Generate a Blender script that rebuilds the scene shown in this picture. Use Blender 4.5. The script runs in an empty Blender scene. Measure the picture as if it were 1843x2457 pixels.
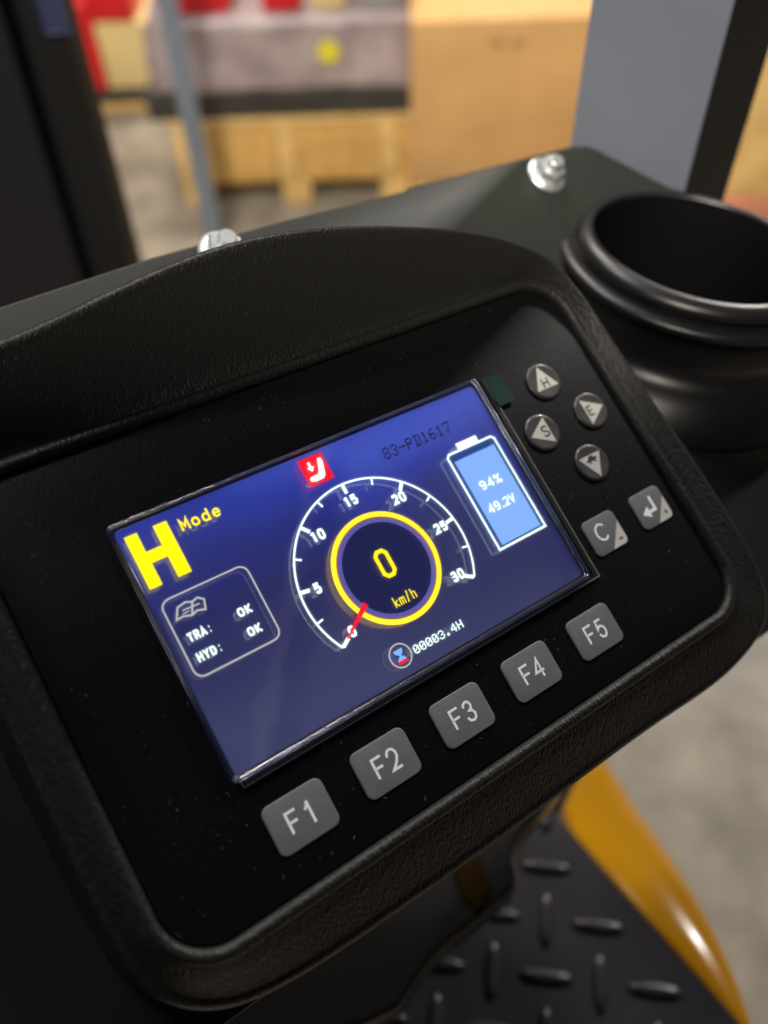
import bpy, bmesh, math, random
from mathutils import Vector, Matrix
random.seed(7)
sc = bpy.context.scene
C = sc.collection

# ------------------------------------------------------------------ camera, light, exposure
cam = bpy.data.cameras.new('camera')
co = bpy.data.objects.new('camera', cam); C.objects.link(co); sc.camera = co
cam.sensor_fit = 'HORIZONTAL'; cam.sensor_width = 36.0; cam.lens = 36.0*2083.4/1843.0
cam.clip_start = 0.01; cam.clip_end = 200
cr = Matrix(((0.99931, 0.03714, 0.0), (-0.028617, 0.769985, -0.63742), (-0.023674, 0.63698, 0.770517)))
co.matrix_world = Matrix.Translation((0.062254, -0.124927, 1.854845)) @ cr.to_4x4()
cam.dof.use_dof = True
cam.dof.focus_distance = 0.218
cam.dof.aperture_fstop = cam.lens/4.6
sc.view_settings.view_transform = 'Standard'; sc.view_settings.look = 'None'
sc.view_settings.exposure = 0; sc.view_settings.gamma = 1
sc.cycles.use_denoising = True
sc.cycles.max_bounces = 8; sc.cycles.transparent_max_bounces = 16
sc.cycles.caustics_reflective = True
sc.cycles.sample_clamp_indirect = 4

w = bpy.data.worlds.new('World'); sc.world = w; w.use_nodes = True
bg = w.node_tree.nodes['Background']
bg.inputs[0].default_value = (0.80, 0.88, 1.0, 1); bg.inputs[1].default_value = 0.025

def area(name, loc, target, size, power, col=(1, .93, .84), sy=None):
    l = bpy.data.lights.new(name, 'AREA'); l.energy = power; l.color = col; l.size = size
    if sy: l.shape = 'RECTANGLE'; l.size_y = sy
    o = bpy.data.objects.new(name, l); C.objects.link(o); o.location = loc
    o.rotation_euler = (Vector(target)-Vector(loc)).to_track_quat('-Z', 'Y').to_euler()
    return o
# ceiling luminaires of the hall, plus one added low fill from the left
area('hall_lamp', (4.3, 5.6, 5.2), (0.1, 0.1, 1.7), 0.5, 390, (1, .95, .88), 0.3)
area('hall_lamp', (-0.8, 5.0, 6.0), (-0.2, 3.2, 0.0), 1.6, 250, (1, .89, .74), 0.6)
area('hall_lamp', (-0.4, -2.6, 5.6), (-0.1, 3.0, 0.2), 1.2, 550, (1, .90, .77), 0.5)
area('hall_lamp', (-3.6, -2.4, 3.6), (0.1, 0.1, 1.7), 0.9, 7, (.90, .95, 1), 0.25)  # low fill added to brighten the pillar face
area('hall_lamp', (-1.7, 2.0, 6.0), (0.1, 0.1, 1.7), 1.8, 115, (.90, .95, 1), 0.3)

# ------------------------------------------------------------------ materials
def mat(name, col, rough=.5, metal=0, spec=.5, emit=None, es=1.0, bump=None, vary=None, coat=0, aniso=None):
    """bump=(scale, strength, distance, stretch) ; vary=(scale, amount)"""
    m = bpy.data.materials.new(name); m.use_nodes = True
    nt = m.node_tree; b = nt.nodes['Principled BSDF']
    b.inputs['Base Color'].default_value = (*col, 1); b.inputs['Roughness'].default_value = rough
    b.inputs['Metallic'].default_value = metal; b.inputs['Specular IOR Level'].default_value = spec
    b.inputs['Coat Weight'].default_value = coat
    if emit:
        b.inputs['Emission Color'].default_value = (*emit, 1); b.inputs['Emission Strength'].default_value = es
    tc = nt.nodes.new('ShaderNodeTexCoord')
    if bump:
        mp = nt.nodes.new('ShaderNodeMapping'); nt.links.new(tc.outputs['Object'], mp.inputs[0])
        st = bump[3] if len(bump) > 3 else (1, 1, 1)
        mp.inputs['Scale'].default_value = st
        if len(bump) > 4: mp.inputs['Rotation'].default_value = (0, 0, bump[4])
        n = nt.nodes.new('ShaderNodeTexNoise'); n.inputs['Scale'].default_value = bump[0]
        n.inputs['Detail'].default_value = 3; n.inputs['Roughness'].default_value = .6
        nt.links.new(mp.outputs[0], n.inputs['Vector'])
        bp = nt.nodes.new('ShaderNodeBump'); bp.inputs['Strength'].default_value = bump[1]
        bp.inputs['Distance'].default_value = bump[2]
        nt.links.new(n.outputs['Fac'], bp.inputs['Height']); nt.links.new(bp.outputs[0], b.inputs['Normal'])
    if vary:
        n = nt.nodes.new('ShaderNodeTexNoise'); n.inputs['Scale'].default_value = vary[0]
        n.inputs['Detail'].default_value = 5
        nt.links.new(tc.outputs['Object'], n.inputs['Vector'])
        r = nt.nodes.new('ShaderNodeValToRGB')
        a = vary[1]
        r.color_ramp.elements[0].position = .3; r.color_ramp.elements[1].position = .7
        r.color_ramp.elements[0].color = (*[c*(1-a) for c in col], 1)
        r.color_ramp.elements[1].color = (*[min(1, c*(1+a)) for c in col], 1)
        nt.links.new(n.outputs['Fac'], r.inputs[0]); nt.links.new(r.outputs[0], b.inputs['Base Color'])
    return m

def emis(name, col, s=1.0):
    m = bpy.data.materials.new(name); m.use_nodes = True
    nt = m.node_tree; b = nt.nodes['Principled BSDF']
    b.inputs['Base Color'].default_value = (0, 0, 0, 1); b.inputs['Roughness'].default_value = .3
    b.inputs['Specular IOR Level'].default_value = .1
    b.inputs['Emission Color'].default_value = (*col, 1); b.inputs['Emission Strength'].default_value = s
    return m

def grained(name, col, rough, scale, strength, dist, stretch, rot, spec=.5, fine=None):
    """leather-like moulded grain: voronoi cells and noise, stretched"""
    m = bpy.data.materials.new(name); m.use_nodes = True
    nt = m.node_tree; b = nt.nodes['Principled BSDF']
    b.inputs['Base Color'].default_value = (*col, 1); b.inputs['Roughness'].default_value = rough
    b.inputs['Specular IOR Level'].default_value = spec
    tc = nt.nodes.new('ShaderNodeTexCoord'); mp = nt.nodes.new('ShaderNodeMapping')
    mp.inputs['Scale'].default_value = stretch; mp.inputs['Rotation'].default_value = (0, 0, rot)
    nt.links.new(tc.outputs['Object'], mp.inputs[0])
    nz = nt.nodes.new('ShaderNodeTexNoise'); nz.inputs['Scale'].default_value = scale*.6; nz.inputs['Detail'].default_value = 2
    nt.links.new(mp.outputs[0], nz.inputs['Vector'])
    add = nt.nodes.new('ShaderNodeVectorMath'); add.operation = 'MULTIPLY_ADD'
    nt.links.new(nz.outputs['Color'], add.inputs[0]); add.inputs[1].default_value = (1.2/scale,)*3
    nt.links.new(mp.outputs[0], add.inputs[2])
    v = nt.nodes.new('ShaderNodeTexVoronoi'); v.feature = 'SMOOTH_F1'; v.inputs['Scale'].default_value = scale
    nt.links.new(add.outputs[0], v.inputs['Vector'])
    bp = nt.nodes.new('ShaderNodeBump'); bp.inputs['Strength'].default_value = strength; bp.inputs['Distance'].default_value = dist
    bp.invert = True
    nt.links.new(v.outputs['Distance'], bp.inputs['Height'])
    last = bp
    if fine:
        n2 = nt.nodes.new('ShaderNodeTexNoise'); n2.inputs['Scale'].default_value = fine[0]; n2.inputs['Detail'].default_value = 3
        nt.links.new(tc.outputs['Object'], n2.inputs['Vector'])
        b2 = nt.nodes.new('ShaderNodeBump'); b2.inputs['Strength'].default_value = fine[1]; b2.inputs['Distance'].default_value = fine[2]
        nt.links.new(n2.outputs['Fac'], b2.inputs['Height']); nt.links.new(bp.outputs[0], b2.inputs['Normal']); last = b2
    nt.links.new(last.outputs[0], b.inputs['Normal'])
    return m

M_leather = grained('grained_black_plastic', (.017, .0168, .016), .42, 1100, .55, .0005, (1.5, .7, 1), -.35, .27, (5200, .3, .0002))
M_face = grained('matte_black_sheet', (.0045, .0045, .0048), .42, 1500, .26, .0003, (1.8, .4, 1), -.5, .13, (6000, .25, .0002))
M_plate = mat('dark_painted_steel', (.018, .0195, .017), .5, spec=.2, bump=(900, .12, .0004), vary=(14, .15))
M_black = mat('satin_black_plastic', (.011, .011, .012), .34, bump=(700, .05, .0003))
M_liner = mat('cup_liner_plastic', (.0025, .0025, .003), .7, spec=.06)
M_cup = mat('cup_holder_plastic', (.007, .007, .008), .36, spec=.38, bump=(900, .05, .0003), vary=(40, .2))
M_btn = mat('grey_silicone_key', (.128, .131, .145), .6, bump=(2500, .10, .0002), vary=(300, .06))
M_btnr = mat('clear_domed_key', (.050, .049, .049), .38, bump=(1800, .1, .0002), vary=(200, .12), coat=.3)
M_legend = mat('pale_printed_legend', (.86, .90, .90), .6)
M_tri = mat('cream_printed_triangle', (.54, .52, .47), .6)
M_ink = mat('black_print', (.012, .013, .012), .6)
M_white = emis('lit_white', (.80, 1.0, .98), 1.9)
M_cream = emis('lit_grey_line', (.62, .62, .60), 1.15)
M_yel = emis('lit_yellow', (1.0, .80, .0), 1.7)
M_ring = emis('lit_ring_yellow', (1.0, .66, .02), 2.1)
M_orange = emis('lit_ring_edge', (.45, .18, .06), .8)
M_purple = emis('lit_ring_purple', (.115, .105, .42), 1.2)
M_red = emis('lit_red', (.90, .006, .02), 1.4)
M_blue = emis('lit_battery_blue', (.24, .46, 1.0), 1.35)
M_dkblue = emis('lit_battery_dark', (.02, .08, .36), .9)
M_teal = emis('lit_battery_teal', (.0, .16, .30), .9)
M_dotink = emis('dark_panel_marking', (.016, .004, .035), .8)
M_navy = emis('lit_navy', (.012, .014, .095), 1.0)
M_filmedge = mat('film_cut_edge', (.34, .33, .31), .4)
M_steel = mat('zinc_plated_steel', (.56, .59, .60), .38, metal=.8, bump=(600, .08, .0004), vary=(500, .12))
M_tab = mat('green_pull_tab', (.006, .030, .024), .35)

def screen_material():
    m = bpy.data.materials.new('lcd_backlit_blue'); m.use_nodes = True
    nt = m.node_tree; b = nt.nodes['Principled BSDF']
    b.inputs['Base Color'].default_value = (.002, .002, .004, 1)
    b.inputs['Roughness'].default_value = .03; b.inputs['Specular IOR Level'].default_value = 1.0
    b.inputs['IOR'].default_value = 2.9
    tc = nt.nodes.new('ShaderNodeTexCoord'); sp = nt.nodes.new('ShaderNodeSeparateXYZ')
    nz = nt.nodes.new('ShaderNodeTexNoise'); nz.inputs['Scale'].default_value = 22; nz.inputs['Detail'].default_value = 1
    nt.links.new(tc.outputs['Object'], nz.inputs['Vector'])
    nt.links.new(tc.outputs['Object'], sp.inputs[0])
    def math_(op, a, bb, c=None):
        n = nt.nodes.new('ShaderNodeMath'); n.operation = op
        for i, v in enumerate((a, bb, c)):
            if v is None: continue
            if isinstance(v, (int, float)): n.inputs[i].default_value = v
            else: nt.links.new(v, n.inputs[i])
        return n.outputs[0]
    # LCD viewing-angle falloff, bright towards the top; reflected grey haze painted into the bottom
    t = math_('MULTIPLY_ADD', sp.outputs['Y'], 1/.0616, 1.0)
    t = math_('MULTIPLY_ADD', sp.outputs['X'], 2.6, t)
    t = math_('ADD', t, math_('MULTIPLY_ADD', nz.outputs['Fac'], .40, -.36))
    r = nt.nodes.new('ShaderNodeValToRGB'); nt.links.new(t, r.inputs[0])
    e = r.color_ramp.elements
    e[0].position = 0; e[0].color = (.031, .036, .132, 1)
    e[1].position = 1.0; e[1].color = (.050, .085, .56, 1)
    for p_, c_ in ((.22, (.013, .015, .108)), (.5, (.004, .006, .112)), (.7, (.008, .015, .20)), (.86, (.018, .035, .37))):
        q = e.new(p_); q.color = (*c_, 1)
    # pixel grid shimmer
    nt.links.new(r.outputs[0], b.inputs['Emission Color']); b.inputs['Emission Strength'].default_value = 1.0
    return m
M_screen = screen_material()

def film_material(name, refl, rough, tint=(1, 1, 1), haze=0, wave=.0006):
    m = bpy.data.materials.new(name); m.use_nodes = True
    nt = m.node_tree; nt.nodes.remove(nt.nodes['Principled BSDF'])
    out = nt.nodes['Material Output']
    tr = nt.nodes.new('ShaderNodeBsdfTransparent'); tr.inputs[0].default_value = (*tint, 1)
    gl = nt.nodes.new('ShaderNodeBsdfGlossy'); gl.inputs['Roughness'].default_value = rough
    tc = nt.nodes.new('ShaderNodeTexCoord'); n = nt.nodes.new('ShaderNodeTexNoise')
    n.inputs['Scale'].default_value = 60; n.inputs['Detail'].default_value = 3
    nt.links.new(tc.outputs['Object'], n.inputs['Vector'])
    bp = nt.nodes.new('ShaderNodeBump'); bp.inputs['Strength'].default_value = .25; bp.inputs['Distance'].default_value = wave
    nt.links.new(n.outputs['Fac'], bp.inputs['Height']); nt.links.new(bp.outputs[0], gl.inputs['Normal'])
    mx = nt.nodes.new('ShaderNodeMixShader'); mx.inputs[0].default_value = refl
    src = tr
    if haze:
        rf = nt.nodes.new('ShaderNodeBsdfRefraction'); rf.inputs['IOR'].default_value = 1.3; rf.inputs['Roughness'].default_value = .7
        m0 = nt.nodes.new('ShaderNodeMixShader'); m0.inputs[0].default_value = haze
        nt.links.new(tr.outputs[0], m0.inputs[1]); nt.links.new(rf.outputs[0], m0.inputs[2]); src = m0
    nt.links.new(src.outputs[0], mx.inputs[1]); nt.links.new(gl.outputs[0], mx.inputs[2])
    nt.links.new(mx.outputs[0], out.inputs[0])
    return m
M_film = film_material('clear_protective_film', .13, .02, haze=.12)
M_rim = film_material('clear_moulded_rim', .28, .14, (.72, .75, .95), wave=.00008)
M_wallc = film_material('clear_moulded_wall', .12, .12, (.84, .85, .98), wave=.00008)
M_flap = film_material('clear_film_overhang', .16, .25, (.9, .9, .92))

def floor_material():
    m = bpy.data.materials.new('polished_concrete'); m.use_nodes = True
    nt = m.node_tree; b = nt.nodes['Principled BSDF']
    tc = nt.nodes.new('ShaderNodeTexCoord')
    n = nt.nodes.new('ShaderNodeTexNoise'); n.inputs['Scale'].default_value = 5; n.inputs['Detail'].default_value = 6; n.inputs['Roughness'].default_value = .65
    nt.links.new(tc.outputs['Object'], n.inputs['Vector'])
    r = nt.nodes.new('ShaderNodeValToRGB')
    e = r.color_ramp.elements
    e[0].position = .28; e[0].color = (.13, .115, .09, 1); e[1].position = .72; e[1].color = (.37, .32, .25, 1)
    nt.links.new(n.outputs['Fac'], r.inputs[0]); nt.links.new(r.outputs[0], b.inputs['Base Color'])
    b.inputs['Roughness'].default_value = .5
    return m
M_floor = floor_material()

# ------------------------------------------------------------------ helpers
def tag(o, label=None, cat=None, group=None, kind=None):
    if label: o['label'] = label
    if cat: o['category'] = cat
    if group: o['group'] = group
    if kind: o['kind'] = kind
    return o

def root(name, label, cat, mw=None, group=None):
    o = bpy.data.objects.new(name, None); C.objects.link(o); o.empty_display_size = .02
    if mw is not None: o.matrix_world = mw
    return tag(o, label, cat, group)

def mesh(name, vs, fs, m, parent=None, smooth=False, k=.001, mats=None, fm=None):
    me = bpy.data.meshes.new(name)
    me.from_pydata([(v[0]*k, v[1]*k, v[2]*k) for v in vs], [], fs)
    if mats:
        for a in mats: me.materials.append(a)
        for p, i in zip(me.polygons, fm): p.material_index = i
    elif m: me.materials.append(m)
    if smooth:
        for p in me.polygons: p.use_smooth = True
    me.update()
    o = bpy.data.objects.new(name, me); C.objects.link(o)
    if parent: o.parent = parent
    return o

def fixn(o):
    bm = bmesh.new(); bm.from_mesh(o.data); bmesh.ops.recalc_face_normals(bm, faces=bm.faces); bm.to_mesh(o.data); bm.free()
    return o

def autosmooth(o, ang=35):
    bm = bmesh.new(); bm.from_mesh(o.data)
    for e in bm.edges:
        if len(e.link_faces) == 2 and e.calc_face_angle(0) > math.radians(ang): e.smooth = False
    for f in bm.faces: f.smooth = True
    bm.to_mesh(o.data); bm.free(); return o

def rrect(x0, y0, x1, y1, r, n=6, sub=1):
    """rounded rectangle, counter-clockwise"""
    pts = []
    for cx, cy, a0 in ((x1-r, y0+r, -90), (x1-r, y1-r, 0), (x0+r, y1-r, 90), (x0+r, y0+r, 180)):
        for i in range(n+1):
            a = math.radians(a0+90*i/n); pts.append((cx+r*math.cos(a), cy+r*math.sin(a)))
    if sub > 1:
        out = []
        for i, p in enumerate(pts):
            q = pts[(i+1) % len(pts)]; out.append(p)
            d = math.dist(p, q); k = max(1, int(d/sub))
            for j in range(1, k): out.append((p[0]+(q[0]-p[0])*j/k, p[1]+(q[1]-p[1])*j/k))
        pts = out
    return pts

def slab(name, pts, z0, z1, m, parent, bev=.25, steps=3, smooth=True):
    """extruded outline with a rounded top edge (inset towards the centroid normal)"""
    n = len(pts)
    nr = []
    for i in range(n):
        a, b = pts[i-1], pts[(i+1) % n]
        dx, dy = b[0]-a[0], b[1]-a[1]; l = math.hypot(dx, dy) or 1
        nr.append((dy/l, -dx/l))
    rings = [(0, z0), (0, z1-bev)]
    for s in range(1, steps+1):
        a = math.pi/2*s/steps; rings.append((bev*(1-math.cos(a)), z1-bev+bev*math.sin(a)))
    vs, fs = [], []
    for off, z in rings:
        for p, q in zip(pts, nr): vs.append((p[0]-q[0]*off, p[1]-q[1]*off, z))
    for k in range(len(rings)-1):
        for i in range(n):
            j = (i+1) % n; fs.append((k*n+i, k*n+j, (k+1)*n+j, (k+1)*n+i))
    fs.append(tuple(range((len(rings)-1)*n, len(rings)*n)))
    fs.append(tuple(reversed(range(n))))
    o = mesh(name, vs, fs, m, parent)
    if smooth: autosmooth(o, 50)
    return o

def prism(name, pts, z0, z1, m, parent, k=.001):
    """thin extruded polygon (may be concave)"""
    n = len(pts)
    ar = sum(pts[i][0]*pts[(i+1) % n][1]-pts[(i+1) % n][0]*pts[i][1] for i in range(n))
    if ar < 0: pts = pts[::-1]
    vs = [(x, y, z0) for x, y in pts]+[(x, y, z1) for x, y in pts]
    fs = [(i, (i+1) % n, n+(i+1) % n, n+i) for i in range(n)]
    fs += [tuple(range(n, 2*n)), tuple(reversed(range(n)))]
    return mesh(name, vs, fs, m, parent, k=k)

def strokes_geo(lines, wd, z0, z1, vs, fs):
    """lines: list of (points, closed[, width]) ; mitred ribbons with thickness"""
    for ln in lines:
        pts, closed = ln[0], ln[1]; ww = ln[2] if len(ln) > 2 else wd
        n = len(pts); L, R = [], []
        for i in range(n):
            p = pts[i]
            a = pts[i-1] if (i > 0 or closed) else None
            b = pts[(i+1) % n] if (i < n-1 or closed) else None
            ds = []
            for u, v in ((a, p), (p, b)):
                if u is None or v is None: continue
                d = math.dist(u, v) or 1e-6; ds.append(((v[0]-u[0])/d, (v[1]-u[1])/d))
            if len(ds) == 1: ds *= 2
            n1 = (-ds[0][1], ds[0][0]); n2 = (-ds[1][1], ds[1][0])
            mx, my = n1[0]+n2[0], n1[1]+n2[1]; l = math.hypot(mx, my) or 1e-6; mx /= l; my /= l
            c = max(.35, mx*n1[0]+my*n1[1]); h = ww/2/c
            L.append((p[0]+mx*h, p[1]+my*h)); R.append((p[0]-mx*h, p[1]-my*h))
        o = len(vs)
        for z in (z0, z1):
            vs += [(x, y, z) for x, y in L]+[(x, y, z) for x, y in R]
        m = n if closed else n-1
        T = o+2*n
        for i in range(m):
            j = (i+1) % n
            fs.append((T+n+i, T+n+j, T+j, T+i))
            fs.append((o+i, o+j, T+j, T+i)[::-1]); fs.append((o+n+i, o+n+j, T+n+j, T+n+i))
        if not closed:
            fs.append((T, T+n, o+n, o)[::-1]); fs.append((T+n-1, T+2*n-1, o+2*n-1, o+n-1))

def strokes(name, lines, wd, z0, z1, m, parent):
    vs, fs = [], []; strokes_geo(lines, wd, z0, z1, vs, fs)
    return mesh(name, vs, fs, m, parent)

def arc(cx, cy, r, a0, a1, n):
    return [(cx+r*math.cos(math.radians(a0+(a1-a0)*i/n)), cy+r*math.sin(math.radians(a0+(a1-a0)*i/n))) for i in range(n+1)]

def disc(cx, cy, r, n=48): return arc(cx, cy, r, 0, 360-360/n, n-1)

def annulus(name, cx, cy, r0, r1, z, m, parent, n=96):
    return strokes(name, [([(cx+(r0+r1)/2*math.cos(2*math.pi*i/n), cy+(r0+r1)/2*math.sin(2*math.pi*i/n)) for i in range(n)], True)], r1-r0, z-.03, z, m, parent)

def text(name, s, x, y, h, w, z, m, parent, bold=0, shear=0, thick=.03):
    """s fitted into a box centred on (x,y), cap height h, total width w (mm)"""
    cu = bpy.data.curves.new('t', 'FONT'); cu.body = s; cu.size = 1; cu.offset = bold; cu.shear = shear
    cu.resolution_u = 3
    ob = bpy.data.objects.new('t', cu); C.objects.link(ob)
    dg = bpy.context.evaluated_depsgraph_get(); dg.update()
    me = bpy.data.meshes.new_from_object(ob.evaluated_get(dg))
    bpy.data.objects.remove(ob)
    xs = [v.co.x for v in me.vertices]; ys = [v.co.y for v in me.vertices]
    cap = 0.729
    cx = (min(xs)+max(xs))/2
    sx = w/(max(xs)-min(xs)); sy = h/cap
    for v in me.vertices:
        v.co = Vector(((x+(v.co.x-cx)*sx)*.001, (y+v.co.y*sy-h/2)*.001, z*.001))
    bm = bmesh.new(); bm.from_mesh(me)
    bmesh.ops.remove_doubles(bm, verts=bm.verts, dist=1e-7)
    if thick:
        r = bmesh.ops.extrude_face_region(bm, geom=list(bm.faces))
        for v in r['geom']:
            if isinstance(v, bmesh.types.BMVert): v.co.z -= thick*.001
    bmesh.ops.recalc_face_normals(bm, faces=bm.faces)
    bm.to_mesh(me); bm.free()
    me.materials.clear(); me.materials.append(m)
    o = bpy.data.objects.new(name, me); C.objects.link(o); o.parent = parent
    return o

def loft(name, rings, m, parent, closed=True, cap=None, smooth=True, k=.001, ang=None):
    n = len(rings[0]); vs = [v for r in rings for v in r]; fs = []
    for q in range(len(rings)-1):
        for i in range(n if closed else n-1):
            j = (i+1) % n; fs.append((q*n+i, q*n+j, (q+1)*n+j, (q+1)*n+i))
    if cap in ('end', 'both'): fs.append(tuple(range((len(rings)-1)*n, len(rings)*n)))
    if cap in ('start', 'both'): fs.append(tuple(reversed(range(n))))
    o = mesh(name, vs, fs, m, parent, smooth, k=k); fixn(o)
    if ang: autosmooth(o, ang)
    return o

def lathe(name, prof, m, parent, n=96, k=.001, ang=None, rot=0):
    rings = [[(r*math.cos(2*math.pi*i/n+rot), r*math.sin(2*math.pi*i/n+rot), z) for i in range(n)] for r, z in prof]
    return loft(name, rings, m, parent, k=k, ang=ang)

def box(name, x0, y0, z0, x1, y1, z1, m, parent, k=1.0, bev=0):
    bm = bmesh.new(); bmesh.ops.create_cube(bm, size=1)
    for v in bm.verts:
        v.co = Vector((((x0+x1)/2+v.co.x*(x1-x0))*k, ((y0+y1)/2+v.co.y*(y1-y0))*k, ((z0+z1)/2+v.co.z*(z1-z0))*k))
    if bev: bmesh.ops.bevel(bm, geom=list(bm.edges), offset=bev*k, segments=3, profile=.5, affect='EDGES')
    me = bpy.data.meshes.new(name); bm.to_mesh(me); bm.free(); me.materials.append(m)
    o = bpy.data.objects.new(name, me); C.objects.link(o)
    if parent: o.parent = parent
    if bev: autosmooth(o, 60)
    return o

STROKE = {'F': [([(-1, -1), (-1, 1), (1, 1)], False), ([(-1, .02), (.72, .02)], False)],
          '1': [([(-.55, .42), (-.15, .52), (.22, .98)], False), ([(.30, -1.14), (.30, 1.10)], False)],
          '2': [([(-.95, .42), (-.9, .62), (-.55, .95), (0, 1.05), (.55, .93), (.88, .55), (.85, .15), (.4, -.32), (-.35, -.75), (-.85, -1.0), (1.0, -1.0)], False)],
          '3': [([(-.9, .55), (-.6, .92), (0, 1.05), (.55, .92), (.78, .55), (.6, .2), (.05, .06), (.6, -.08), (.92, -.45), (.7, -.88), (.05, -1.05), (-.6, -.92), (-.95, -.52)], False)],
          '4': [([(.45, -1.14), (.45, 1.0), (-1.0, -.42), (1.1, -.42)], False)],
          '5': [([(.85, 1.0), (-.55, 1.0), (-.78, .02), (-.35, .25), (.2, .28), (.75, .02), (.92, -.4), (.7, -.85), (.1, -1.05), (-.5, -.95), (-.95, -.55)], False)],
          'C': [(arc(0, 0, 1, 42, 318, 18), False)]}
OV = [(-.95, -.55), (-.95, .55), (-.5, 1), (.5, 1), (.95, .55), (.95, -.55), (.5, -1), (-.5, -1)]
LC = {'0': [(OV, True)], 'O': [(OV, True)], '1': [([(-.75, .55), (.1, 1.0)], False), ([(.15, -1.2), (.15, 1.15)], False)],
      '2': [([(-.9, .5), (-.6, .95), (.45, 1), (.9, .6), (.8, .1), (-.9, -.95), (1.1, -.95)], False)],
      '3': [([(-.9, .65), (-.45, 1), (.5, .98), (.85, .55), (.5, .08), (-.1, .05), (.55, 0), (.92, -.5), (.5, -.98), (-.45, -1), (-.95, -.6)], False)],
      '5': [([(.95, .95), (-.75, .95), (-.85, .1), (.4, .25), (.92, -.3), (.5, -.98), (-.45, -1), (-.95, -.6)], False)],
      '4': [([(.45, -1.2), (.45, 1), (-.95, -.45), (1.15, -.45)], False)],
      '9': [([(-.8, -.75), (-.3, -1), (.5, -.9), (.9, -.3), (.9, .5), (.5, 1), (-.5, 1), (-.9, .6), (-.85, .15), (-.45, -.1), (.4, -.05), (.85, .3)], False)],
      '%': [([(.9, 1.15), (-.9, -1.15)], False), ([(-1, .5), (-1, 1), (-.4, 1), (-.4, .5)], True), ([(.4, -1), (.4, -.5), (1, -.5), (1, -1)], True)],
      '.': [([(-.25, -.95), (.35, -.95)], False)], 'V': [([(-1, 1.2), (0, -.85), (1, 1.2)], False)], ':': [([(-.2, .45), (.2, .45)], False), ([(-.2, -.85), (.2, -.85)], False)],
      'T': [([(-1.1, .9), (1.1, .9)], False), ([(0, .9), (0, -1.2)], False)], 'R': [([(-.8, -1.2), (-.8, .95), (.5, .95), (.85, .5), (.5, .0), (-.7, .0)], False), ([(.1, 0), (.95, -1.2)], False)],
      'A': [([(-1, -1.2), (0, .95), (1, -1.2)], False), ([(-.6, -.45), (.6, -.45)], False)], 'H': [([(-.85, -1.2), (-.85, 1.2)], False), ([(.85, -1.2), (.85, 1.2)], False), ([(-.85, 0), (.85, 0)], False)],
      'Y': [([(-1, 1.2), (0, .05), (1, 1.2)], False), ([(0, .05), (0, -1.2)], False)], 'D': [([(-.8, -.95), (-.8, .95), (.35, .95), (.9, .45), (.9, -.45), (.35, -.95)], True)],
      'K': [([(-.8, -1.2), (-.8, 1.2)], False), ([(.95, 1.2), (-.55, -.05), (.95, -1.2)], False)],
      'M': [([(-.95, -1.2), (-.95, .9), (0, -.4), (.95, .9), (.95, -1.2)], False)], 'o': [([(-.8, -.7), (-.8, -.05), (-.4, .3), (.4, .3), (.8, -.05), (.8, -.7), (.4, -1), (-.4, -1)], True)],
      'd': [([(.8, 1.2), (.8, -1.2)], False), ([(.8, -.05), (.3, .3), (-.4, .3), (-.8, -.05), (-.8, -.7), (-.4, -1), (.3, -1), (.8, -.7)], False)],
      'k': [([(-.8, -1.2), (-.8, 1.2)], False), ([(.8, .3), (-.5, -.35), (.9, -1.2)], False)], 'm': [([(-1.1, -1.2), (-1.1, .3), (1.1, .3), (1.1, -1.2)], False), ([(0, .3), (0, -1.2)], False)],
      '/': [([(-.5, -1.3), (.5, 1.3)], False)], 'h': [([(-.8, -1.2), (-.8, 1.2)], False), ([(-.8, .25), (.5, .3), (.8, .0), (.8, -1.2)], False)],
      'e': [([(-.75, -.3), (.8, -.3), (.7, .1), (.35, .35), (-.4, .3), (-.8, -.05), (-.8, -.7), (-.4, -1), (.3, -1), (.8, -.75)], False)]}
def lettering(name, s, x, y, h, adv, cw, wd, z, m, parent):
    """heavy pixel-style lettering centred on (x, y): h cap height, adv advance, cw glyph width"""
    L = []; X = x-(adv*(len(s)-1)-(.45*adv if '.' in s else 0)*1)/2
    for ch in s:
        if ch == '.': X -= adv*.22
        for ln in LC[ch]: L.append(([(X+px_*(cw-wd)/2, y+py_*(h-wd)/2) for px_, py_ in ln[0]], ln[1], wd))
        X += adv*(.78 if ch == '.' else 1)
    return strokes(name, L, wd, z-.03, z, m, parent)
def put(gl, cx, cy, sx, sy, wd):
    out = []
    for ln in STROKE[gl]: out.append(([(cx+x*sx, cy+y*sy) for x, y in ln[0]], ln[1], wd))
    return out

# ------------------------------------------------------------------ instrument panel (local frame in mm, lit screen's top left corner at the origin)
PM = Matrix(((0.820897, -0.449224, 0.352599, 0), (0.556407, 0.768196, -0.316679, 0), (-0.128606, 0.456149, 0.880561, 1.70), (0, 0, 0, 1)))
panel = root('instrument_panel', 'black forklift instrument panel with lit blue screen and grey keys', 'instrument panel', PM)

IN = (-26.8, -90.0, 152.8, 22.0)
face = slab('faceplate', rrect(-26.5, -89.7, 152.5, 21.7, 11.7, 10, 6), -2.5, -.02, M_face, panel, .3)

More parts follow.
